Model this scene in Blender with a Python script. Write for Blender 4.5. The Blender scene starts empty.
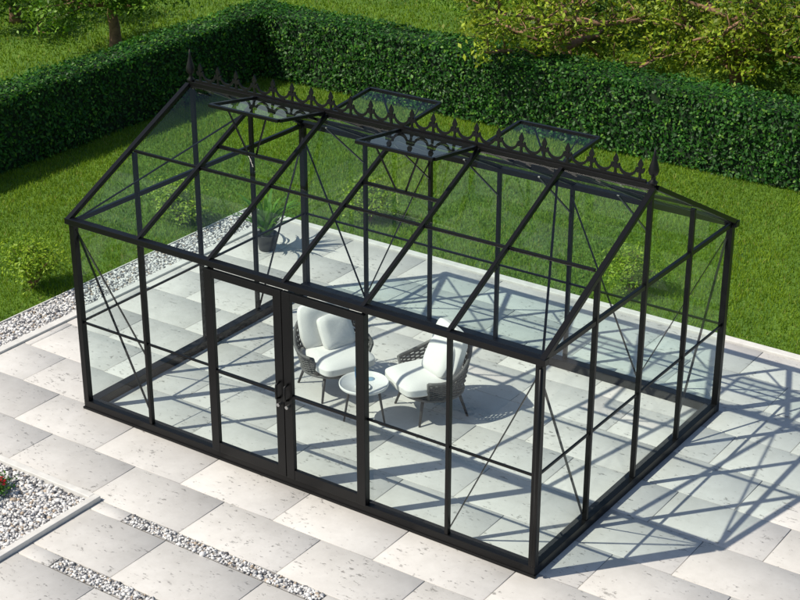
import bpy, bmesh, math, random
import numpy as np
from mathutils import Vector, Matrix
random.seed(7); rng=np.random.default_rng(11)
scene=bpy.context.scene
COL=bpy.context.collection

# ---------------- materials ----------------
def newmat(name):
    m=bpy.data.materials.new(name); m.use_nodes=True
    nt=m.node_tree; b=nt.nodes["Principled BSDF"]; return m,nt,b
def N(nt,t,**k):
    n=nt.nodes.new(t)
    for a,v in k.items(): setattr(n,a,v)
    return n
def simple(name,col,rough=0.5,metal=0.0,noise=0.0,scale=20,bump=0.0,spec=0.5):
    m,nt,b=newmat(name)
    b.inputs["Roughness"].default_value=rough; b.inputs["Metallic"].default_value=metal
    b.inputs["Specular IOR Level"].default_value=spec
    b.inputs["Base Color"].default_value=(*col,1)
    if noise or bump:
        tc=N(nt,"ShaderNodeTexCoord"); nz=N(nt,"ShaderNodeTexNoise"); nz.inputs["Scale"].default_value=scale; nz.inputs["Detail"].default_value=6
        nt.links.new(tc.outputs["Object"],nz.inputs["Vector"])
        if noise:
            mr=N(nt,"ShaderNodeMapRange"); mr.inputs[1].default_value=0.3; mr.inputs[2].default_value=0.7
            mr.inputs[3].default_value=1-noise; mr.inputs[4].default_value=1+noise
            nt.links.new(nz.outputs[0],mr.inputs[0])
            mx=N(nt,"ShaderNodeVectorMath",operation='SCALE'); mx.inputs[0].default_value=col
            nt.links.new(mr.outputs[0],mx.inputs["Scale"]); nt.links.new(mx.outputs[0],b.inputs["Base Color"])
        if bump:
            bp=N(nt,"ShaderNodeBump"); bp.inputs["Strength"].default_value=bump; bp.inputs["Distance"].default_value=0.01
            nt.links.new(nz.outputs[0],bp.inputs["Height"]); nt.links.new(bp.outputs[0],b.inputs["Normal"])
    return m
def attrmat(name,rough=0.5,transl=0.0,spec=0.5,gain=1.0):
    m,nt,b=newmat(name)
    at=N(nt,"ShaderNodeAttribute",attribute_name="Col")
    b.inputs["Roughness"].default_value=rough; b.inputs["Specular IOR Level"].default_value=spec
    nt.links.new(at.outputs["Color"],b.inputs["Base Color"])
    if transl:
        tr=N(nt,"ShaderNodeBsdfTranslucent"); mix=N(nt,"ShaderNodeMixShader"); mix.inputs[0].default_value=transl
        sc=N(nt,"ShaderNodeVectorMath",operation='MULTIPLY'); sc.inputs[1].default_value=(1.5,1.5,0.7)
        nt.links.new(at.outputs["Color"],sc.inputs[0]); nt.links.new(sc.outputs[0],tr.inputs["Color"])
        nt.links.new(b.outputs[0],mix.inputs[1]); nt.links.new(tr.outputs[0],mix.inputs[2])
        nt.links.new(mix.outputs[0],nt.nodes["Material Output"].inputs["Surface"])
    return m
M_frame=simple("black_powder_coated_aluminium",(0.003,0.003,0.0035),0.36,0.0,0.25,60,0,0.28)
M_cast=simple("cast_black_aluminium",(0.004,0.004,0.0045),0.45,0,0,20,0,0.3)
M_leaf=attrmat("leaf",0.5,0.3,0.3)
M_grass=attrmat("grass_blade",0.6,0.25,0.2)
M_stone=attrmat("pebble",0.7)
M_bark=simple("bark",(0.24,0.14,0.08),0.9,0,0.4,14,0.8)
M_core=simple("hedge_inner_twigs",(0.010,0.026,0.008),0.95,0,0.4,10,0.5)
M_kerb=simple("light_concrete_kerb",(0.64,0.63,0.60),0.8,0,0.10,9,0.3)
M_wicker=simple("dark_wicker",(0.09,0.09,0.09),0.6,0,0.35,90)
M_cush=simple("white_fabric",(0.72,0.71,0.69),0.9,0,0.04,160,0.2)
M_leg=simple("dark_metal_leg",(0.03,0.03,0.032),0.45)
M_white=simple("white_lacquer",(0.72,0.72,0.71),0.35,0,0.03,30)
M_pot=simple("black_plastic_pot",(0.02,0.02,0.022),0.45)
M_soil=simple("soil",(0.05,0.035,0.025),0.95,0,0.4,60,0.8)
M_joint=simple("joint_sand",(0.19,0.185,0.175),0.95,0,0.3,40)
M_gravelbed=simple("gravel_fines",(0.42,0.41,0.40),0.9,0,0.35,120,1.0)
M_steel=simple("brushed_steel",(0.5,0.5,0.5),0.3,1.0)
def glassmat(name,tint,f0=.04,k=.8):
    m,nt,b=newmat(name); nt.nodes.remove(b)
    t=N(nt,"ShaderNodeBsdfTransparent"); t.inputs[0].default_value=(*tint,1)
    g=N(nt,"ShaderNodeBsdfGlossy"); g.inputs["Roughness"].default_value=0.02; g.inputs["Color"].default_value=(0.97,0.98,1,1)
    ge=N(nt,"ShaderNodeNewGeometry"); d=N(nt,"ShaderNodeVectorMath",operation='DOT_PRODUCT')
    nt.links.new(ge.outputs["Incoming"],d.inputs[0]); nt.links.new(ge.outputs["Normal"],d.inputs[1])
    a=N(nt,"ShaderNodeMath",operation='ABSOLUTE'); nt.links.new(d.outputs["Value"],a.inputs[0])
    s=N(nt,"ShaderNodeMath",operation='SUBTRACT'); s.inputs[0].default_value=1; nt.links.new(a.outputs[0],s.inputs[1])
    p=N(nt,"ShaderNodeMath",operation='POWER'); p.inputs[1].default_value=5; nt.links.new(s.outputs[0],p.inputs[0])
    q=N(nt,"ShaderNodeMath",operation='MULTIPLY_ADD'); q.inputs[1].default_value=k; q.inputs[2].default_value=f0; nt.links.new(p.outputs[0],q.inputs[0])
    mx=N(nt,"ShaderNodeMixShader")
    nt.links.new(q.outputs[0],mx.inputs[0]); nt.links.new(t.outputs[0],mx.inputs[1]); nt.links.new(g.outputs[0],mx.inputs[2])
    nt.links.new(mx.outputs[0],nt.nodes["Material Output"].inputs["Surface"]); return m
M_glass=glassmat("clear_greenhouse_glass",(0.90,0.96,0.95),.035,.7)
M_cup=glassmat("blue_glass",(0.55,0.72,0.85))

def slabmat():
    m,nt,b=newmat("travertine_slab")
    tc=N(nt,"ShaderNodeTexCoord"); at=N(nt,"ShaderNodeAttribute",attribute_name="Col")
    off=N(nt,"ShaderNodeVectorMath",operation='MULTIPLY_ADD'); off.inputs[1].default_value=(60,60,60)
    nt.links.new(at.outputs["Color"],off.inputs[0]); nt.links.new(tc.outputs["Object"],off.inputs[2])
    n1=N(nt,"ShaderNodeTexNoise"); n1.inputs["Scale"].default_value=5; n1.inputs["Detail"].default_value=9; n1.inputs["Roughness"].default_value=0.7
    nt.links.new(off.outputs[0],n1.inputs["Vector"])
    r1=N(nt,"ShaderNodeValToRGB"); e=r1.color_ramp.elements
    e[0].position=0.3; e[0].color=(0.53,0.515,0.49,1); e[1].position=0.68; e[1].color=(0.62,0.605,0.58,1)
    nt.links.new(n1.outputs[0],r1.inputs[0])
    mp=N(nt,"ShaderNodeMapping"); mp.inputs["Scale"].default_value=(15,30,15); nt.links.new(off.outputs[0],mp.inputs[0])
    n2=N(nt,"ShaderNodeTexNoise"); n2.inputs["Scale"].default_value=1.0; n2.inputs["Detail"].default_value=5; n2.inputs["Roughness"].default_value=0.7
    nt.links.new(mp.outputs[0],n2.inputs["Vector"])
    n3=N(nt,"ShaderNodeTexNoise"); n3.inputs["Scale"].default_value=2.4; nt.links.new(off.outputs[0],n3.inputs["Vector"])
    sm=N(nt,"ShaderNodeMath",operation='MULTIPLY_ADD'); sm.inputs[1].default_value=0.25; nt.links.new(n3.outputs[0],sm.inputs[0]); nt.links.new(n2.outputs[0],sm.inputs[2])
    r2=N(nt,"ShaderNodeMapRange"); r2.inputs[1].default_value=0.74; r2.inputs[2].default_value=0.80; nt.links.new(sm.outputs[0],r2.inputs[0])
    mx=N(nt,"ShaderNodeMix",data_type='RGBA'); mx.inputs[7].default_value=(0.28,0.27,0.255,1)
    nt.links.new(r2.outputs[0],mx.inputs[0]); nt.links.new(r1.outputs[0],mx.inputs[6])
    # broad weathering across the whole terrace
    n4=N(nt,"ShaderNodeTexNoise"); n4.inputs["Scale"].default_value=0.9; n4.inputs["Detail"].default_value=5; nt.links.new(tc.outputs["Object"],n4.inputs["Vector"])
    m4=N(nt,"ShaderNodeMapRange"); m4.inputs[1].default_value=.3; m4.inputs[2].default_value=.7; m4.inputs[3].default_value=.93; m4.inputs[4].default_value=1.04; nt.links.new(n4.outputs[0],m4.inputs[0])
    sx=N(nt,"ShaderNodeSeparateColor"); nt.links.new(at.outputs["Color"],sx.inputs[0])
    mr=N(nt,"ShaderNodeMapRange"); mr.inputs[3].default_value=0.93; mr.inputs[4].default_value=1.04; nt.links.new(sx.outputs[1],mr.inputs[0])
    ml=N(nt,"ShaderNodeMath",operation='MULTIPLY'); nt.links.new(mr.outputs[0],ml.inputs[0]); nt.links.new(m4.outputs[0],ml.inputs[1])
    sc=N(nt,"ShaderNodeVectorMath",operation='SCALE'); nt.links.new(mx.outputs[2],sc.inputs[0]); nt.links.new(ml.outputs[0],sc.inputs["Scale"])
    nt.links.new(sc.outputs[0],b.inputs["Base Color"]); b.inputs["Roughness"].default_value=0.72
    bp=N(nt,"ShaderNodeBump"); bp.inputs["Strength"].default_value=0.5; bp.inputs["Distance"].default_value=0.006; bp.invert=True
    nt.links.new(r2.outputs[0],bp.inputs["Height"]); nt.links.new(bp.outputs[0],b.inputs["Normal"])
    return m
M_slab=slabmat()
def lawnmat():
    m,nt,b=newmat("lawn_soil_and_grass")
    tc=N(nt,"ShaderNodeTexCoord"); n1=N(nt,"ShaderNodeTexNoise"); n1.inputs["Scale"].default_value=1.2; n1.inputs["Detail"].default_value=9; n1.inputs["Roughness"].default_value=0.75
    nt.links.new(tc.outputs["Object"],n1.inputs["Vector"])
    r=N(nt,"ShaderNodeValToRGB"); e=r.color_ramp.elements
    e[0].position=0.35; e[0].color=(0.045,0.115,0.010,1); e[1].position=0.65; e[1].color=(0.12,0.22,0.018,1)
    nt.links.new(n1.outputs[0],r.inputs[0]); nt.links.new(r.outputs[0],b.inputs["Base Color"]); b.inputs["Roughness"].default_value=0.95
    return m
M_lawn=lawnmat()

# ---------------- mesh helpers ----------------
def link(o,parent=None):
    COL.objects.link(o)
    if parent: o.parent=parent
    return o
def empty(name,loc=(0,0,0),rotz=0):
    e=bpy.data.objects.new(name,None); e.location=loc; e.rotation_euler=(0,0,rotz); e.empty_display_size=0.1; return link(e)
def meshobj(name,V,F,mat,parent=None,smooth=False):
    me=bpy.data.meshes.new(name); me.from_pydata([tuple(v) for v in V],[],F); me.update()
    if smooth:
        me.polygons.foreach_set("use_smooth",[True]*len(me.polygons))
    me.materials.append(mat); return link(bpy.data.objects.new(name,me),parent)
def fastmesh(name,V,k,mat,cols=None,parent=None,F=None):
    me=bpy.data.meshes.new(name)
    if F is None:
        n=V.shape[0]; verts=V.reshape(-1,3); idx=np.arange(n*k)
    else:
        n=F.shape[0]; verts=V; idx=F.reshape(-1)
    me.vertices.add(len(verts)); me.vertices.foreach_set("co",verts.astype(np.float32).ravel())
    me.loops.add(n*k); me.loops.foreach_set("vertex_index",idx.astype(np.int32))
    me.polygons.add(n); me.polygons.foreach_set("loop_start",(np.arange(n)*k).astype(np.int32))
    try: me.polygons.foreach_set("loop_total",np.full(n,k,np.int32))
    except Exception: pass
    me.update(calc_edges=True)
    if cols is not None:
        a=me.attributes.new("Col",'FLOAT_COLOR','FACE')
        c=np.ones((n,4),np.float32); c[:,:3]=cols; a.data.foreach_set("color",c.ravel())
    me.materials.append(mat); return link(bpy.data.objects.new(name,me),parent)
class Geo:
    def __init__(s): s.V=[]; s.F=[]
    def box(s,x0,x1,y0,y1,z0,z1):
        b=len(s.V); s.V+=[(x,y,z) for z in (z0,z1) for y in (y0,y1) for x in (x0,x1)]
        s.F+=[tuple(b+i for i in f) for f in ((0,2,3,1),(4,5,7,6),(0,1,5,4),(2,6,7,3),(0,4,6,2),(1,3,7,5))]
    def beam(s,a,b,w,d,up=(0,0,1)):
        a=Vector(a);b=Vector(b);t=(b-a).normalized();up=Vector(up)
        if abs(t.dot(up))>0.98: up=Vector((0,1,0))
        side=t.cross(up).normalized(); n=side.cross(t)
        w+=random.uniform(-.0008,.0008); d+=random.uniform(-.0008,.0008)
        o=len(s.V)
        for p in (a,b):
            for i,j in ((-1,-1),(1,-1),(1,1),(-1,1)):
                s.V.append(tuple(p+side*(i*w/2)+n*(j*d/2)))
        s.F+=[tuple(o+i for i in f) for f in ((3,2,1,0),(4,5,6,7),(0,1,5,4),(1,2,6,5),(2,3,7,6),(3,0,4,7))]
    def tube(s,pts,r,n=6,closed=False):
        pts=[Vector(p) for p in pts]; m=len(pts)
        if not hasattr(r,'__len__'): r=[r]*m
        o=len(s.V); ref=None
        for i,p in enumerate(pts):
            t=(pts[min(i+1,m-1)]-pts[max(i-1,0)])
            if t.length<1e-9: t=Vector((0,0,1))
            t.normalize()
            if ref is None:
                ref=Vector((0,0,1)) if abs(t.z)<0.9 else Vector((1,0,0))
            x=(ref-t*ref.dot(t)).normalized(); y=t.cross(x); ref=x
            for k in range(n):
                a=2*math.pi*k/n; s.V.append(tuple(p+(x*math.cos(a)+y*math.sin(a))*r[i]))
        for i in range(m-1):
            for k in range(n):
                s.F.append((o+i*n+k,o+i*n+(k+1)%n,o+(i+1)*n+(k+1)%n,o+(i+1)*n+k))
        s.F.append(tuple(o+k for k in range(n))[::-1]); s.F.append(tuple(o+(m-1)*n+k for k in range(n)))
    def lathe(s,prof,c=(0,0,0),n=24):
        o=len(s.V); m=len(prof)
        for r,z in prof:
            for k in range(n):
                a=2*math.pi*k/n; s.V.append((c[0]+r*math.cos(a),c[1]+r*math.sin(a),c[2]+z))
        for i in range(m-1):
            for k in range(n):
                s.F.append((o+i*n+k,o+i*n+(k+1)%n,o+(i+1)*n+(k+1)%n,o+(i+1)*n+k))
        s.F.append(tuple(o+k for k in range(n))[::-1]); s.F.append(tuple(o+(m-1)*n+k for k in range(n)))
    def plate(s,poly,y,th):
        o=len(s.V); n=len(poly)
        s.V+=[(p[0],y-th/2,p[1]) for p in poly]+[(p[0],y+th/2,p[1]) for p in poly]
        s.F.append(tuple(range(o,o+n))); s.F.append(tuple(range(o+2*n-1,o+n-1,-1)))
        for i in range(n): s.F.append((o+i,o+n+i,o+n+(i+1)%n,o+(i+1)%n))
    def obj(s,name,mat,parent=None,smooth=False,bevel=0):
        ob=meshobj(name,s.V,s.F,mat,parent,smooth)
        if bevel:
            md=ob.modifiers.new("b",'BEVEL'); md.width=bevel; md.segments=2; md.limit_method='ANGLE'
        return ob

# ---------------- ground ----------------
g=Geo(); g.V=[(-400,-400,-0.02),(400,-400,-0.02),(400,400,-0.02),(-400,400,-0.02)]; g.F=[(0,1,2,3)]
g.obj("lawn_ground",M_lawn)
PX0,PX1,PY0,PY1=-1.52,14.0,-14.0,4.80
BX0,BX1,BY0,BY1=-1.52,1.30,-3.75,-1.11
g=Geo(); g.V=[(PX0,PY0,-0.012),(PX1,PY0,-0.012),(PX1,PY1,-0.012),(PX0,PY1,-0.012)]; g.F=[(0,1,2,3)]
g.obj("patio_bedding",M_joint)
rows=[(PY1-(i+1)*0.591,PY1-i*0.591) for i in range(10)]
rows+=[(-1.26,-1.11),(-1.91,-1.26),(-2.08,-1.91)]
y=-2.08
while y>PY0+0.1: rows.append((y-0.6,y)); y-=0.6
SV=[];SF=[];SC=[]
SX0,SX1=1.66,3.72
strips=[(SX0,SX1,-1.26,-1.11),(SX0,SX1,-2.08,-1.91)]
def slab(x0,x1,y0,y1):
    if x1-x0<0.04: return
    gp=0.0035; b=0.003; z=random.uniform(-0.001,0.0006)
    x0+=gp;x1-=gp;y0+=gp;y1-=gp
    o=len(SV)
    for zz,i in ((-0.04,0),(z-b,0),(z,b)):
        SV.extend([(x0+i,y0+i,zz),(x1-i,y0+i,zz),(x1-i,y1-i,zz),(x0+i,y1-i,zz)])
    c=(random.random(),random.random(),random.random())
    for l in (0,4):
        for k in range(4): SF.append((o+l+k,o+l+(k+1)%4,o+l+4+(k+1)%4,o+l+4+k)); SC.append(c)
    SF.append((o+8,o+9,o+10,o+11)); SC.append(c)
for ri,(y0,y1) in enumerate(rows):
    Lx=1.03; x=SX0-Lx*4+(Lx/2 if ri%2 else 0)
    if y1-y0<0.3: x=SX0-Lx*4
    while x<PX1:
        a,bb=max(x,PX0),min(x+Lx,PX1); x+=Lx
        if bb-a<0.02: continue
        ym=(y0+y1)/2; segs=[(a,bb)]
        rects=[(BX0,BX1)] if BY0<ym<BY1 else []
        if ym in [(s[2]+s[3])/2 for s in strips]: rects.append((SX0,SX1))
        for r0,r1 in rects:
            ns=[]
            for s0,s1 in segs:
                if s1<=r0+1e-6 or s0>=r1-1e-6: ns.append((s0,s1)); continue
                if s0<r0: ns.append((s0,r0))
                if s1>r1: ns.append((r1,s1))
            segs=ns
        for s0,s1 in segs: slab(s0,s1,y0,y1)
fastmesh("stone_patio",np.array(SV),4,M_slab,np.array(SC),F=np.array(SF))
g=Geo(); g.box(-1.62,-1.523,-14,4.90,-0.1,0.022); g.box(-1.619,14,4.803,4.899,-0.1,0.0215); g.obj("patio_kerb",M_kerb,bevel=0.006)
g=Geo(); w=0.07; g.box(BX1-w,BX1-.002,BY0,BY1-.002,-0.1,0.045); g.box(BX0,BX1-w-.001,BY1-w,BY1-.003,-0.1,0.0445); g.box(BX0,BX1-w-.001,BY0,BY0+w,-0.1,0.0445)
g.obj("gravel_bed_kerb",M_kerb,bevel=0.006)
g=Geo(); g.box(-2.075,-2.06,-14,4.90,-0.1,0.012); g.box(-2.074,-1.622,4.89,4.905,-0.1,0.0115); g.obj("gravel_edging",M_kerb)

def ico():
    bm=bmesh.new(); bmesh.ops.create_icosphere(bm,subdivisions=1,radius=1); V=np.array([v.co[:] for v in bm.verts]); F=np.array([[v.index for v in f.verts] for f in bm.faces]); bm.free(); return V,F
IV,IF=ico()
def pebbles(name,rects,dens,z,size=0.014):
    P=[]
    for x0,x1,y0,y1 in rects:
        n=int((x1-x0)*(y1-y0)*dens); P.append(np.c_[rng.uniform(x0,x1,n),rng.uniform(y0,y1,n),np.full(n,z)])
    P=np.vstack(P); n=len(P)
    S=size*rng.lognormal(0,0.28,(n,1))*np.c_[rng.uniform(.8,1.3,n),rng.uniform(.7,1.0,n),rng.uniform(.5,.8,n)]
    a=rng.uniform(0,2*np.pi,n); ca,sa=np.cos(a),np.sin(a)
    V=IV[None]*S[:,None,:]*(1+rng.uniform(-.16,.16,(n,len(IV),1)))
    X=V[...,0]*ca[:,None]-V[...,1]*sa[:,None]; Y=V[...,0]*sa[:,None]+V[...,1]*ca[:,None]
    V=np.stack([X,Y,V[...,2]],-1)+P[:,None,:]; V[...,2]+=rng.uniform(0,.008,(n,1))
    F=(IF[None]+(np.arange(n)*len(IV))[:,None,None]).reshape(-1,3)
    pal=np.array([(.76,.75,.73),(.64,.63,.62),(.42,.42,.43),(.78,.77,.75),(.13,.13,.14),(.44,.36,.28),(.68,.67,.66)])
    c=pal[rng.choice(7,n,p=[.24,.17,.15,.16,.13,.07,.08])]*rng.uniform(.8,1.05,(n,1))
    return fastmesh(name,V.reshape(-1,3),3,M_stone,np.repeat(c,len(IF),0),F=F)
def sheet(name,x0,x1,y0,y1,z,mat):
    g=Geo(); g.V=[(x0,y0,z),(x1,y0,z),(x1,y1,z),(x0,y1,z)]; g.F=[(0,1,2,3)]; return g.obj(name,mat)
sheet("gravel_border_bed",-2.06,-1.62,-14,4.89,-0.008,M_gravelbed)
pebbles("gravel_border",[(-2.05,-1.635,-3,4.88)],2500,-0.004)
sheet("gravel_bed_base",BX0,BX1-w,BY0+w,BY1-w,0.004,M_gravelbed)
pebbles("gravel_bed",[(BX0+.02,BX1-w-.01,BY0+w,BY1-w-.01)],2500,0.008,.015)
for s in strips: sheet("gravel_strip_base",s[0]+.01,s[1]-.01,s[2]+.01,s[3]-.01,-0.0075,M_gravelbed)
pebbles("gravel_strip",[(s[0]+.012,s[1]-.012,s[2]+.014,s[3]-.014) for s in strips],3000,-0.004,0.0125)

# ---------------- grass ----------------
def patchn(x,y):
    return 0.5+0.25*np.sin(1.7*x+0.6*y+1)*np.sin(1.1*y-0.7*x)+0.15*np.sin(4.3*x+2)*np.sin(3.7*y+x)+.12*np.sin(9.1*x-2*y)*np.sin(8.3*y+3*x)
def grass(name,rects,dens,h=0.045,w=0.009):
    P=[]
    for x0,x1,y0,y1 in rects:
        n=int((x1-x0)*(y1-y0)*dens); P.append(np.c_[rng.uniform(x0,x1,n),rng.uniform(y0,y1,n)])
    P=np.vstack(P); n=len(P)
    pn=patchn(P[:,0],P[:,1])
    a=rng.uniform(0,2*np.pi,n); hh=h*rng.uniform(.5,1.35,n)*(.75+.5*pn); ww=w*rng.uniform(.7,1.4,n)
    lean=rng.uniform(0,.8,n)*hh; b=rng.uniform(0,2*np.pi,n)
    V=np.zeros((n,3,3)); 
    V[:,0,0]=P[:,0]-np.cos(a)*ww/2; V[:,0,1]=P[:,1]-np.sin(a)*ww/2
    V[:,1,0]=P[:,0]+np.cos(a)*ww/2; V[:,1,1]=P[:,1]+np.sin(a)*ww/2
    V[:,2,0]=P[:,0]+np.cos(b)*lean; V[:,2,1]=P[:,1]+np.sin(b)*lean
    V[:,:2,2]=-0.022; V[:,2,2]=-0.02+hh
    t=np.clip(pn*.6+rng.uniform(-.05,.45,n),0,1)[:,None]
    c=(1-t)*np.array([.070,.155,.010])+t*np.array([.24,.36,.022])
    dry=rng.random(n)<.04; c[dry]=(.30,.29,.08)
    return fastmesh(name,V,3,M_grass,c)
grass("lawn_grass",[(-5.5,-2.08,-2.0,4.9),(-5.5,5.5,4.91,9.35)],2900,.045,.010)
grass("far_lawn_grass",[(-13.5,-6.05,4.5,15),(-6.05,3.5,10.0,16)],800,0.055,0.018)

# ---------------- leaves ----------------
def leaves(name,P,Nrm,size,cols,parent=None,aspect=0.5,jit=0.8,mat=None):
    n=len(P)
    d=Nrm+rng.normal(0,jit,(n,3)); d/=np.linalg.norm(d,axis=1)[:,None]+1e-9
    t=rng.normal(0,1,(n,3)); t-=d*(t*d).sum(1)[:,None]; t/=np.linalg.norm(t,axis=1)[:,None]+1e-9
    s=np.cross(d,t); L=(size*rng.uniform(.6,1.3,n))[:,None]; Wd=L*aspect
    fold=d*L*rng.uniform(-.15,.15,(n,1))
    V=np.stack([P-t*L*.5,P+s*Wd*.5+t*L*.05+fold,P+t*L*.5,P-s*Wd*.5+t*L*.05+fold],1)
    return fastmesh(name,V,4,mat or M_leaf,cols,parent)
def mixcol(n,a,b,pw=1.0):
    t=(rng.random((n,1))**pw); return (1-t)*np.array(a)+t*np.array(b)
def bump3(x,y,z): return .5*np.sin(3.1*x+1.3*z)*np.sin(2.7*y+.5)+.3*np.sin(7.3*x+2+y*6.1)*np.cos(6.1*z+1)+.2*np.sin(13*x+11*y+9*z)
def hedge(name,x0,x1,y0,y1,h,dens):
    root=empty(name)
    g=Geo(); i=0.05; g.box(x0+i,x1-i,y0+i,y1-i,-0.05,h-i); g.obj("inner_twigs",M_core,root)
    faces=[((1,0,0),(x1,None),(y0,y1),(0,h)),((-1,0,0),(x0,None),(y0,y1),(0,h)),((0,-1,0),(x0,x1),(y0,None),(0,h)),((0,1,0),(x0,x1),(y1,None),(0,h)),((0,0,1),(x0,x1),(y0,y1),(h,None))]
    PP=[];NN=[]
    for nr,xr,yr,zr in faces:
        f=lambda r:(r[1]-r[0]) if r[1] is not None else 1
        n=int(f(xr)*f(yr)*f(zr)*dens)
        U=lambda r:rng.uniform(r[0],r[1],n) if r[1] is not None else np.full(n,float(r[0]))
        P=np.c_[U(xr),U(yr),U(zr)]; nv=np.array(nr,float)
        dd=0.035*bump3(P[:,0],P[:,1],P[:,2])+rng.uniform(-.07,.03,n)
        sp=rng.random(n)<.05; dd[sp]+=rng.uniform(.01,.08,sp.sum())
        PP.append(P+nv*dd[:,None]); NN.append(np.tile(nv,(n,1)))
    P=np.vstack(PP);Nv=np.vstack(NN);n=len(P)
    Nv=Nv+np.array([0,0,.4])
    c=mixcol(n,(.011,.065,.010),(.055,.185,.020),1.2)
    yl=rng.random(n)<.10; c[yl]=mixcol(yl.sum(),(.09,.24,.02),(.17,.33,.04))
    c*= (0.95+0.35*bump3(P[:,0]*.6,P[:,1]*.6,P[:,2]))[:,None].clip(.5,1.35)
    leaves("hedge_leaves",P,Nv,0.055,c,root,0.6,0.6)
hedge("hedge",-6.02,-5.45,-3.0,10.0,1.0,1600)
hedge("hedge",-5.44,8.0,9.30,9.98,1.0,1600)

def bush(name,loc,r,h,n,ca,cb,size=0.045,stems=26):
    root=empty(name,loc)
    g=Geo(); tips=[]
    for i in range(stems):
        a=random.uniform(0,2*math.pi); el_=random.uniform(.25,1.5)
        e=Vector((math.cos(a)*r*.8*math.cos(el_),math.sin(a)*r*.8*math.cos(el_),h*(.25+.65*math.sin(el_)))); m=e*0.5+Vector((0,0,h*.08))
        g.tube([(0,0,-.02),m,e],[.006,.004,.002],5); tips+=[m,e,e*.8]
    g.obj("stems",M_bark,root)
    T=np.array([t[:] for t in tips]); idx=rng.integers(0,len(T),n)
    P=T[idx]+rng.normal(0,1,(n,3))*np.array([r*.16,r*.16,h*.11]); P[:,2]=np.abs(P[:,2])
    Nv=P*np.array([1,1,.6])+np.array([0,0,.3]); Nv/=np.linalg.norm(Nv,axis=1)[:,None]
    leaves("foliage",P,Nv,size,mixcol(n,ca,cb),root,0.45,.6)
YG=((.10,.21,.012),(.33,.46,.035))
bush("shrub",(-2.48,1.68,0),.44,.54,2700,*YG)
bush("shrub",(-2.46,4.10,0),.44,.54,2500,*YG)
bush("shrub",(-0.60,5.40,0),.42,.50,2200,*YG)
bush("shrub",(2.95,5.35,0),.42,.52,2200,*YG)
bush("low_green_plant",(0.46,-1.60,0.0),.24,.18,1100,(.02,.09,.012),(.10,.22,.03),.04)
fb=empty("red_flower_plant",(0.52,-1.60,0))
nf=9; P=np.c_[rng.normal(0,.06,nf),rng.normal(0,.06,nf),rng.uniform(.15,.19,nf)]
PP=np.repeat(P,7,0)+rng.normal(0,.010,(nf*7,3))
leaves("petals",PP,np.tile([0,0,1.],(nf*7,1)),0.03,mixcol(nf*7,(.40,.01,.02),(.5,.03,.05)),fb,.8,.5)
g=Geo()
for p in P: g.tube([(p[0]*.4,p[1]*.4,0),tuple(p)],.003,4)
g.obj("flower_stems",M_bark,fb)

# ---------------- trees ----------------
def tree(name,loc,trunk_h,r0,spread,n_leaf,ca,cb,low=0.4,levels=3,leafsize=.085,limbs=7,seed=1,clump=.15,rise=.5,limbr=.5):
    rnd=random.Random(seed); root=empty(name,loc); g=Geo(); tips=[]
    tp=[Vector((0,0,-.05))]; 
    for i in range(1,7): tp.append(Vector((rnd.uniform(-.05,.05)*i*.4,rnd.uniform(-.05,.05)*i*.4,trunk_h*i/6)))
    g.tube(tp,[r0*1.25,r0,r0*.9,r0*.8,r0*.68,r0*.55,r0*.3],10)
    def branch(p,d,L,r,lv):
        pts=[p];q=p.copy();dd=d.copy();k=5
        for i in range(k):
            dd=(dd+Vector((rnd.uniform(-.28,.28),rnd.uniform(-.28,.28),rnd.uniform(-.16,.16)))).normalized()
            q=q+dd*L/k; q.z=max(q.z,.15); pts.append(q.copy())
        g.tube(pts,[r*(1-.75*i/k) for i in range(k+1)],6)
        if lv==0: tips.extend(pts[2:]); return
        for j in range(rnd.choice((3,4))):
            i=rnd.randint(1,k); a=rnd.uniform(0,2*math.pi)
            nd=(dd+Vector((math.cos(a),math.sin(a),rnd.uniform(-.4,.5)))*.9).normalized()
            branch(pts[i],nd,L*.58,r*.5,lv-1)
        tips.append(pts[-1])
    for i in range(limbs):
        a=2*math.pi*i*.382*1.0+rnd.uniform(-.3,.3); f=low+(1-low)*(i/(limbs-1)) if limbs>1 else 1
        fi=min(5.999,f*6); idx=int(fi); p=tp[idx].lerp(tp[idx+1],fi-idx)
        d=Vector((math.cos(a),math.sin(a),rise+rnd.uniform(-.15,.3))).normalized()
        branch(p,d,spread*rnd.uniform(.75,1.1)*(1-.25*f),r0*limbr,levels-1)
    g.obj("trunk_and_limbs",M_bark,root,True)
    T=np.array([t[:] for t in tips]); idx=rng.integers(0,len(T),n_leaf)
    P=T[idx]+rng.normal(0,clump,(n_leaf,3))
    ok=P[:,2]>.12; P=P[ok]; n=len(P)
    Nv=rng.normal(0,.5,(n,3))+np.array([0,0,.7])
    cl=rng.uniform(.5,1.3,len(T))[idx[ok]][:,None]
    leaves("foliage",P,Nv,leafsize,mixcol(n,ca,cb)*cl,root,.5,.5)
G1=((.05,.14,.014),(.18,.32,.03)); G2=((.09,.18,.012),(.36,.44,.035)); G3=((.025,.085,.012),(.11,.23,.025))
tree("apple_tree",(-8.2,8.95,0),1.25,.10,1.3,12000,*G1,low=.55,seed=3,limbs=12,rise=.1)
tree("maple_tree",(-1.15,10.9,0),1.3,.11,1.6,7500,*G2,low=.35,seed=5,limbs=10,rise=.25,clump=.10,limbr=.65)
tree("maple_tree",(1.0,12.3,0),1.3,.10,1.35,8500,*G2,low=.3,seed=8,limbs=11,rise=.22,clump=.11,limbr=.65)
tree("linden_tree",(2.9,11.9,0),1.3,.10,1.2,9000,*G3,low=.2,seed=15,limbs=10,rise=.2)
tree("linden_tree",(-3.2,13.6,0),1.4,.11,1.4,10000,*G1,low=.25,seed=9,limbs=11,rise=.15)
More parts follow.
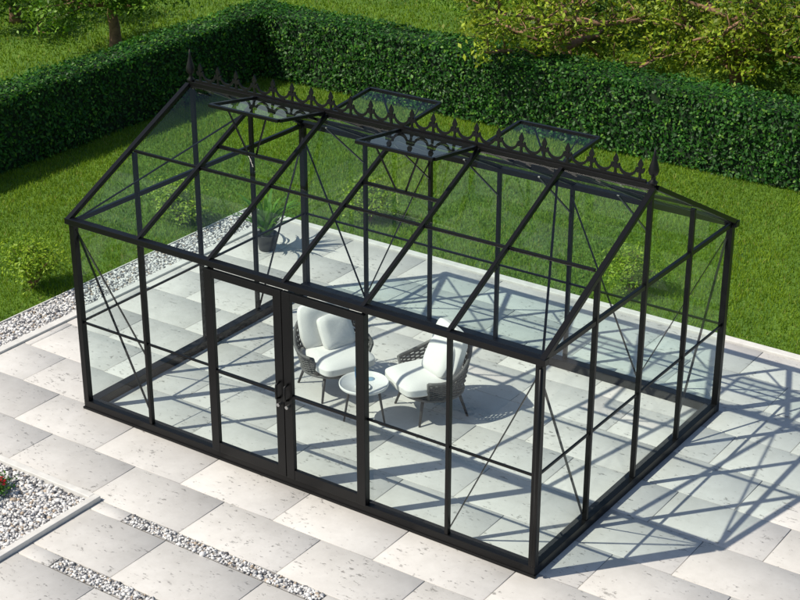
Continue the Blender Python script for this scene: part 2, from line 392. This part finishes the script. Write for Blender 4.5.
tree("linden_tree",(-1.0,14.4,0),1.4,.12,1.6,12000,*G3,low=.1,seed=12,limbs=12,rise=.12)
tree("linden_tree",(1.5,14.6,0),1.4,.12,1.6,12000,*G3,low=.1,seed=14,limbs=12,rise=.12)
tree("linden_tree",(-0.2,16.9,0),1.6,.12,1.6,8000,*G3,low=.1,seed=17,limbs=12,rise=.12)
tree("apple_tree",(-11.0,9.4,0),1.2,.10,1.2,8000,*G1,low=.4,seed=21,limbs=10,rise=.1)

# ---------------- greenhouse ----------------
L,W,H,R=4.917,3.389,1.9,2.755; nb=6; dx=L/nb; my=W/2
gh=empty("greenhouse")
g=Geo(); bw=.10; bh=.09
g.box(-.0,L,-.0,bw,0.001,bh); g.box(0,L,W-bw,W,0.001,bh); g.box(0.001,bw,bw+.001,W-bw-.001,0.001,bh-.001); g.box(L-bw,L-.001,bw+.001,W-bw-.001,0.001,bh-.001)
g.box(-.012,L+.012,-.012,.02,0.0012,.022)
g.obj("base_frame",M_frame,gh,bevel=.004)
ins=.03
X0,X1,Y0,Y1=ins,L-ins,ins,W-ins
g=Geo()
xs=[X0+(X1-X0)*i/nb for i in range(nb+1)]
for i,x in enumerate(xs):
    cw=.06 if i in (0,nb) else .034
    if i!=3: g.beam((x,Y0,bh),(x,Y0,H),cw,cw if i in(0,nb) else .044)
    g.beam((x,Y1,bh),(x,Y1,H),cw,cw if i in(0,nb) else .044)
ys=[Y0+(Y1-Y0)*j/4 for j in range(5)]
def roofz(y): return H+(R-H)*(1-abs(y-my)/my)
for x in (X0,X1):
    for y in ys[1:-1]: g.beam((x,y,bh),(x,y,roofz(y)-.03),.044,.034)
g.obj("wall_posts",M_frame,gh,bevel=.003)
g=Geo()
g.beam((-.03,Y0-.015,H),(L+.03,Y0-.015,H),.07,.055); g.beam((-.03,Y1+.015,H),(L+.03,Y1+.015,H),.07,.055)
g.beam((X0,Y0,H-.01),(X0,Y1,H-.01),.034,.042); g.beam((X1,Y0,H-.01),(X1,Y1,H-.01),.034,.042)
g.beam((0,my,R),(L,my,R),.055,.055)
g.obj("eave_and_ridge_beams",M_frame,gh,bevel=.003)
g=Geo()
zr=.9
for yy in (Y0,Y1):
    for i in range(nb):
        if yy==Y0 and i in (2,3): continue
        g.beam((xs[i]+.018,yy,zr),(xs[i+1]-.018,yy,zr),.018,.018)
for x in (X0,X1):
    for j in range(4): g.beam((x,ys[j]+.018,zr),(x,ys[j+1]-.018,zr),.018,.018)
g.obj("wall_rails",M_frame,gh)
g=Geo()
def brace(a,b,up=(0,0,1)): g.beam(a,b,.02,.008,up)
o=.024
brace((xs[0],Y0+o,H-.08),(xs[1],Y0+o,.12)); brace((xs[-1],Y0+o,H-.08),(xs[-2],Y0+o,.12))
for i,j in ((0,1),(2,1),(4,5),(6,5)): brace((xs[i],Y1-o,H-.08),(xs[j],Y1-o,.12))
for x,o in ((X0,.024),(X1,-.024)):
    brace((x+o,ys[0],H-.08),(x+o,ys[1],.12)); brace((x+o,ys[-1],H-.08),(x+o,ys[-2],.12))
def slope(side,t):
    return (my*t if side<0 else W-my*t, H+(R-H)*t)
for side in (-1,1):
    ya,za=slope(side,.03); yb,zb_=slope(side,.95)
    for i,j in ((0,1),(6,5)): brace((xs[i],ya,za-.03),(xs[j],yb,zb_-.03))
g.obj("diagonal_braces",M_frame,gh)
g=Geo()
for i,x in enumerate(xs):
    xx=0.0 if i==0 else (L if i==nb else x)
    wd=.048 if i in(0,nb) else .036
    g.beam((xx,-.01,H+.005),(xx,my-.02,R-.005),wd,.04); g.beam((xx,W+.01,H+.005),(xx,my+.02,R-.005),wd,.04)
for side in (-1,1):
    y,z=slope(side,.5)
    for i in range(nb): g.beam((xs[i]+.018,y,z),(xs[i+1]-.018,y,z),.026,.026)
g.obj("roof_rafters",M_frame,gh,bevel=.003)
g=Geo()
for x in xs[1:-1]:
    g.beam((x,Y1-.02,H-.26),(x,W-.40*my,H+.40*(R-H)-.05),.02,.012)
g.obj("knee_braces",M_frame,gh)
sl=math.hypot(my,R-H)
def vent(i,side,ang,name,vl):
    x0,x1=xs[i]+.012,xs[i+1]-.012; y0=my+side*.035; z0=R+.02
    d=Vector((0,side*math.cos(ang),math.sin(ang)))
    root=empty(name); root.parent=gh
    a=Vector((x0,y0,z0));b=Vector((x1,y0,z0)); g=Geo()
    g.beam(a,b,.028,.028); g.beam(a+d*vl,b+d*vl,.03,.028); g.beam(a+d*.015,a+d*(vl-.015),.03,.028); g.beam(b+d*.015,b+d*(vl-.015),.03,.028)
    g.obj("vent_frame",M_frame,root)
    g=Geo(); mid=(a+b)/2
    t=1-vl/sl; yy,zz=slope(side,t)
    g.beam((xs[i]+.017,yy,zz),(xs[i+1]-.017,yy,zz),.028,.028)
    for sx in (-.22,.22): g.beam((mid.x+sx*.2,yy,zz),tuple(mid+d*vl*.93+Vector((sx,0,-.012))),.014,.012)
    g.obj("vent_sill_and_stay",M_frame,root)
    g=Geo(); g.V=[tuple(v) for v in (a,b,b+d*vl,a+d*vl)]; g.F=[(0,1,2,3)]; g.obj("vent_glass",M_glass,root)
    return t
vents={}
for i,s,ang,v in ((1,-1,.15,.66),(3,-1,.12,.66),(2,1,.10,.60),(4,1,.08,.60)):
    vents[(i,s)]=vent(i,s,ang,"roof_vent",v)
g=Geo()
def quad(*p): b=len(g.V); g.V+=list(p); g.F.append(tuple(range(b,b+len(p))))
for i in range(nb):
    a,b=xs[i],xs[i+1]
    if i not in (2,3): quad((a,Y0,bh),(b,Y0,bh),(b,Y0,H),(a,Y0,H))
    quad((a,Y1,bh),(b,Y1,bh),(b,Y1,H),(a,Y1,H))
    for s in (-1,1):
        t=vents.get((i,s),1.0); y0_,z0_=slope(s,0); y1_,z1_=slope(s,t)
        quad((a,y0_,z0_),(b,y0_,z0_),(b,y1_,z1_),(a,y1_,z1_))
for x in (X0,X1):
    quad((x,Y0,bh),(x,Y1,bh),(x,Y1,H),(x,my,R-.02),(x,Y0,H))
g.obj("glass_panes",M_glass,gh)
def door(x0,x1,name,hs):
    root=empty(name); root.parent=gh; g=Geo(); yd=-.012; st=.085; z0,z1=bh+.012,H-.045
    g.beam((x0+st/2,yd,z0),(x0+st/2,yd,z1),st,.04,(0,1,0)); g.beam((x1-st/2,yd,z0),(x1-st/2,yd,z1),st,.04,(0,1,0))
    g.beam((x0+st,yd,z1-.035),(x1-st,yd,z1-.035),.038,.07); g.beam((x0+st,yd,z0+.045),(x1-st,yd,z0+.045),.038,.09)
    g.beam((x0+st,yd,zr),(x1-st,yd,zr),.034,.022)
    g.obj("door_frame",M_frame,root,bevel=.003)
    g=Geo(); g.V=[(x0+st,yd,z0),(x1-st,yd,z0),(x1-st,yd,z1),(x0+st,yd,z1)]; g.F=[(0,1,2,3)]; g.obj("door_glass",M_glass,root)
    g=Geo(); hx=hs; g.tube([(hx,yd-.02,.86),(hx,yd-.065,.87),(hx,yd-.07,.94),(hx,yd-.065,1.0),(hx,yd-.02,1.01)],.011,8)
    g.obj("door_handle",M_cast,root,True)
    g=Geo(); g.lathe([(.016,0),(.016,.03)],(0,0,0),14); o=g.obj("lock",M_steel,root); o.rotation_euler=(math.pi/2,0,0); o.location=(hx,yd-.02,.80)
xc=xs[3]
door(xs[2]-.03,xc-.004,"door",xc-.045); door(xc+.004,xs[4]+.03,"door",xc+.045)
g=Geo(); nu=21; x0c,x1c=.14,L-.14; u=(x1c-x0c)/nu; zb=R+.03
g.beam((x0c-.06,my,zb+.008),(x1c+.06,my,zb+.008),.02,.022)
def ball(c,r):
    b=len(g.V); g.V+=[(c[0]+v[0]*r,c[1]+v[1]*r*.8,c[2]+v[2]*r) for v in IV]; g.F+=[tuple(int(b+i) for i in f) for f in IF]
for k in range(nu):
    cx=x0c+(k+.5)*u; rc=u*.36
    A=np.linspace(-1.55,1.55,15)
    outer=[(cx+rc*math.sin(a),zb+.018+rc-rc*math.cos(a)) for a in A]
    inner=[(cx+(rc-.004-.019*math.cos(a/1.1))*math.sin(a),zb+.022+rc-(rc-.004-.019*math.cos(a/1.1))*math.cos(a)) for a in A[::-1]]
    g.plate(outer+inner,my,.014)
    ball((outer[0][0],my,outer[0][1]),.014); ball((outer[-1][0],my,outer[-1][1]),.014)
for k in range(nu+1):
    cx=x0c+k*u
    out=[(.016,0),(.008,.035),(.010,.06),(.026,.055),(.040,.075),(.040,.095),(.028,.102),(.018,.092),(.011,.088),(.014,.105),(.024,.125),(.017,.145),(0,.178)]
    g.plate([(cx+a,zb+.01+b) for a,b in out]+[(cx-a,zb+.01+b) for a,b in out[:-1][::-1]],my+.0007,.016)
g.obj("ridge_cresting",M_cast,gh)
g=Geo()
for x in (.02,L-.02):
    g.lathe([(.035,0),(.038,.02),(.02,.035),(.018,.07),(.036,.085),(.044,.11),(.040,.14),(.026,.19),(.012,.25),(.003,.31)],(x,my,R+.025),14)
g.obj("ridge_finials",M_cast,gh,True)
g=Geo(); g.tube([(L+.0,-.02,H-.05),(L+.0,-.02,.12)],.018,8); g.obj("downpipe",M_frame,gh,True)

# ---------------- furniture ----------------
def cushion(name,size,loc,rot,root,puff=.5):
    bm=bmesh.new(); bmesh.ops.create_cube(bm,size=1); bmesh.ops.subdivide_edges(bm,edges=bm.edges[:],cuts=9,use_grid_fill=True)
    for v in bm.verts:
        x,y,z=v.co*2
        fx=1-.10*abs(y)**4; fy=1-.10*abs(x)**4
        pz=(1-abs(x)**4)*(1-abs(y)**4)
        zz=z*(.40+.60*(pz**.35 if pz>0 else 0)) 
        wr=.07*math.sin(7*x+3*y)*math.sin(6*y+1+2*x)*(1 if abs(z)>.5 else 0)*(.4+abs(x*y))
        v.co=Vector((x*fx*size[0]/2,y*fy*size[1]/2,(zz+wr)*size[2]/2))
    me=bpy.data.meshes.new(name); bm.to_mesh(me); bm.free(); me.polygons.foreach_set("use_smooth",[True]*len(me.polygons)); me.materials.append(M_cush)
    o=link(bpy.data.objects.new(name,me),root); o.location=loc; o.rotation_euler=rot
    md=o.modifiers.new("s",'SUBSURF'); md.levels=1; md.render_levels=1
def chair(name,loc,face):
    root=empty(name,loc,face+math.pi/2)
    sh=.28
    def P(u,v):
        a=u*math.radians(122); top=sh+.17+.24*(.5+.5*math.cos(min(1,abs(u)*1.15)*math.pi))
        z=(sh-.02)+(top-sh+.02)*v; r=.30+.065*v
        return Vector((r*1.02*math.sin(a),r*.98*math.cos(a)+.0,z))
    g=Geo(); nr=30
    us=np.linspace(-1,1,nr+1)
    for i,u in enumerate(us): g.tube([P(u,v) for v in (0,.33,.66,1)],.0055,4)
    nh=14; fine=np.linspace(-1,1,nr*4+1)
    for j in range(nh+1):
        v=j/nh; pts=[]
        for q in fine:
            p=P(q,v); n=Vector((p.x,p.y,0)).normalized(); pts.append(p+n*.007*math.sin((q+1)/2*nr*math.pi+j*math.pi))
        g.tube(pts,.0085,4)
    g.obj("wicker_shell",M_wicker,root,True)
    g=Geo(); g.tube([P(q,1.02) for q in np.linspace(-1,1,40)],.017,8)
    for s in (-1,1): g.tube([P(s,v) for v in (0,.5,1.02)],.015,8)
    fr=[Vector((.31*math.sin(a),.30*math.cos(a),sh-.03)) for a in np.linspace(0,2*math.pi,33)]
    g.tube(fr,.014,8); g.obj("wicker_rim",M_wicker,root,True)
    g=Geo(); g.lathe([(.29,sh-.035),(.30,sh-.02),(.30,sh)],(0,0,0),28); g.obj("seat_base",M_wicker,root)
    g=Geo()
    for sx in (-1,1):
        for sy in (-1,1): g.tube([(sx*.19,sy*.18,sh-.02),(sx*.26,sy*.25,0.0)],[.017,.011],8)
    g.obj("legs",M_leg,root,True)
    cushion("seat_cushion",(.58,.62,.16),(0,-.08,sh+.08),(0,0,0),root)
    cushion("back_cushion",(.54,.46,.15),(0,.17,sh+.33),(math.radians(74),0,0),root)
    cushion("throw_pillow",(.36,.34,.13),(.06,.05,sh+.29),(math.radians(62),0,.15),root)
chair("wicker_armchair",(1.66,1.70,0),math.atan2(-.42,.90))
chair("wicker_armchair.001",(2.69,1.85,0),math.atan2(-.80,-.45))
tb=empty("round_side_table",(2.32,1.29,0))
g=Geo(); g.lathe([(.215,.385),(.225,.39),(.23,.40),(.23,.42),(.223,.422),(.218,.408),(.001,.407)],(0,0,0),40); g.obj("table_top",M_white,tb,True)
g=Geo()
for k in range(4):
    a=k*math.pi/2+.5; c,s=math.cos(a),math.sin(a); g.tube([(c*.13,s*.13,.39),(c*.19,s*.19,0)],[.014,.009],8)
g.obj("table_legs",M_leg,tb,True)
cu=empty("drinking_glass",(2.25,1.31,.408)); g=Geo(); g.lathe([(.034,0),(.038,.06),(.042,.13),(.040,.13),(.036,.06),(.033,.004)],(0,0,0),20); g.obj("glass_body",M_cup,cu,True)
g=Geo(); g.lathe([(.0325,.006),(.036,.07),(.001,.0705)],(0,0,0),16); g.obj("drink",simple("pale_blue_drink",(.35,.50,.65),.3),cu,True)
pl=empty("saucer",(2.37,1.21,.409)); g=Geo(); g.lathe([(.03,0),(.06,.006),(.075,.014),(.06,.009),(.001,.006)],(0,0,0),24); g.obj("saucer_dish",M_white,pl,True)
pp=empty("potted_plant",(-1.05,4.0,0))
g=Geo(); g.lathe([(.085,0),(.095,.01),(.12,.18),(.128,.185),(.128,.205),(.115,.205),(.11,.185)],(0,0,0),28); g.obj("pot",M_pot,pp,True)
g=Geo(); g.lathe([(.11,.18),(.001,.186)],(0,0,0),20); g.obj("pot_soil",M_soil,pp)
SV=[];SC=[]
for k in range(64):
    a=random.uniform(0,6.283); ln=random.uniform(.3,.64); up=random.uniform(.7,1.4); c,s=math.cos(a),math.sin(a)
    prev=None; col=random.uniform(0,1)
    for i in range(8):
        t=i/7; rr=.03+ln*t*math.cos(up)*(.7+.5*t); z=.17+ln*math.sin(up)*(t*1.35-.5*t*t*t); wd=.02*math.sin(math.pi*min(1,t*.9+.1))+.002
        cur=((c*rr-s*wd,s*rr+c*wd,z),(c*rr+s*wd,s*rr-c*wd,z))
        if prev: SV.append([prev[0],prev[1],cur[1],cur[0]]); SC.append((.05+.08*col,.15+.14*col,.02))
        prev=cur
fastmesh("plant_leaves",np.array(SV),4,M_leaf,np.array(SC),pp)

# ---------------- light & camera ----------------
sd=Vector((-.64,-.77,0)).normalized(); el=math.radians(50)
S=Vector((sd.x*math.cos(el),sd.y*math.cos(el),math.sin(el)))
sun=bpy.data.lights.new("sun",'SUN'); sun.energy=5.0; sun.angle=math.radians(.5); sun.color=(1,.925,.80)
so=link(bpy.data.objects.new("sun",sun)); so.rotation_euler=S.to_track_quat('Z','Y').to_euler(); so.location=S*30
wd=bpy.data.worlds.new("World"); scene.world=wd; wd.use_nodes=True; nt=wd.node_tree
sk=nt.nodes.new("ShaderNodeTexSky"); sk.sky_type='NISHITA'; sk.sun_disc=False; sk.sun_elevation=el; sk.sun_rotation=math.atan2(S.x,S.y)
bg=nt.nodes["Background"]; bg.inputs[1].default_value=.105; nt.links.new(sk.outputs[0],bg.inputs[0])
yaw,pit=2.1818,-.4273
fw=Vector((math.cos(pit)*math.cos(yaw),math.cos(pit)*math.sin(yaw),math.sin(pit))); r=Vector((math.sin(yaw),-math.cos(yaw),0)); up=r.cross(fw)
cam=bpy.data.cameras.new("camera"); co=link(bpy.data.objects.new("camera",cam))
m=Matrix((r,up,-fw)).transposed().to_4x4(); m.translation=Vector((10.3095,-9.5387,7.3723)); co.matrix_world=m
cam.sensor_width=36; cam.lens=1648.3/800*36; cam.clip_end=2000; cam.clip_start=.1
scene.camera=co
scene.view_settings.view_transform='Standard'; scene.view_settings.look='None'; scene.view_settings.exposure=0
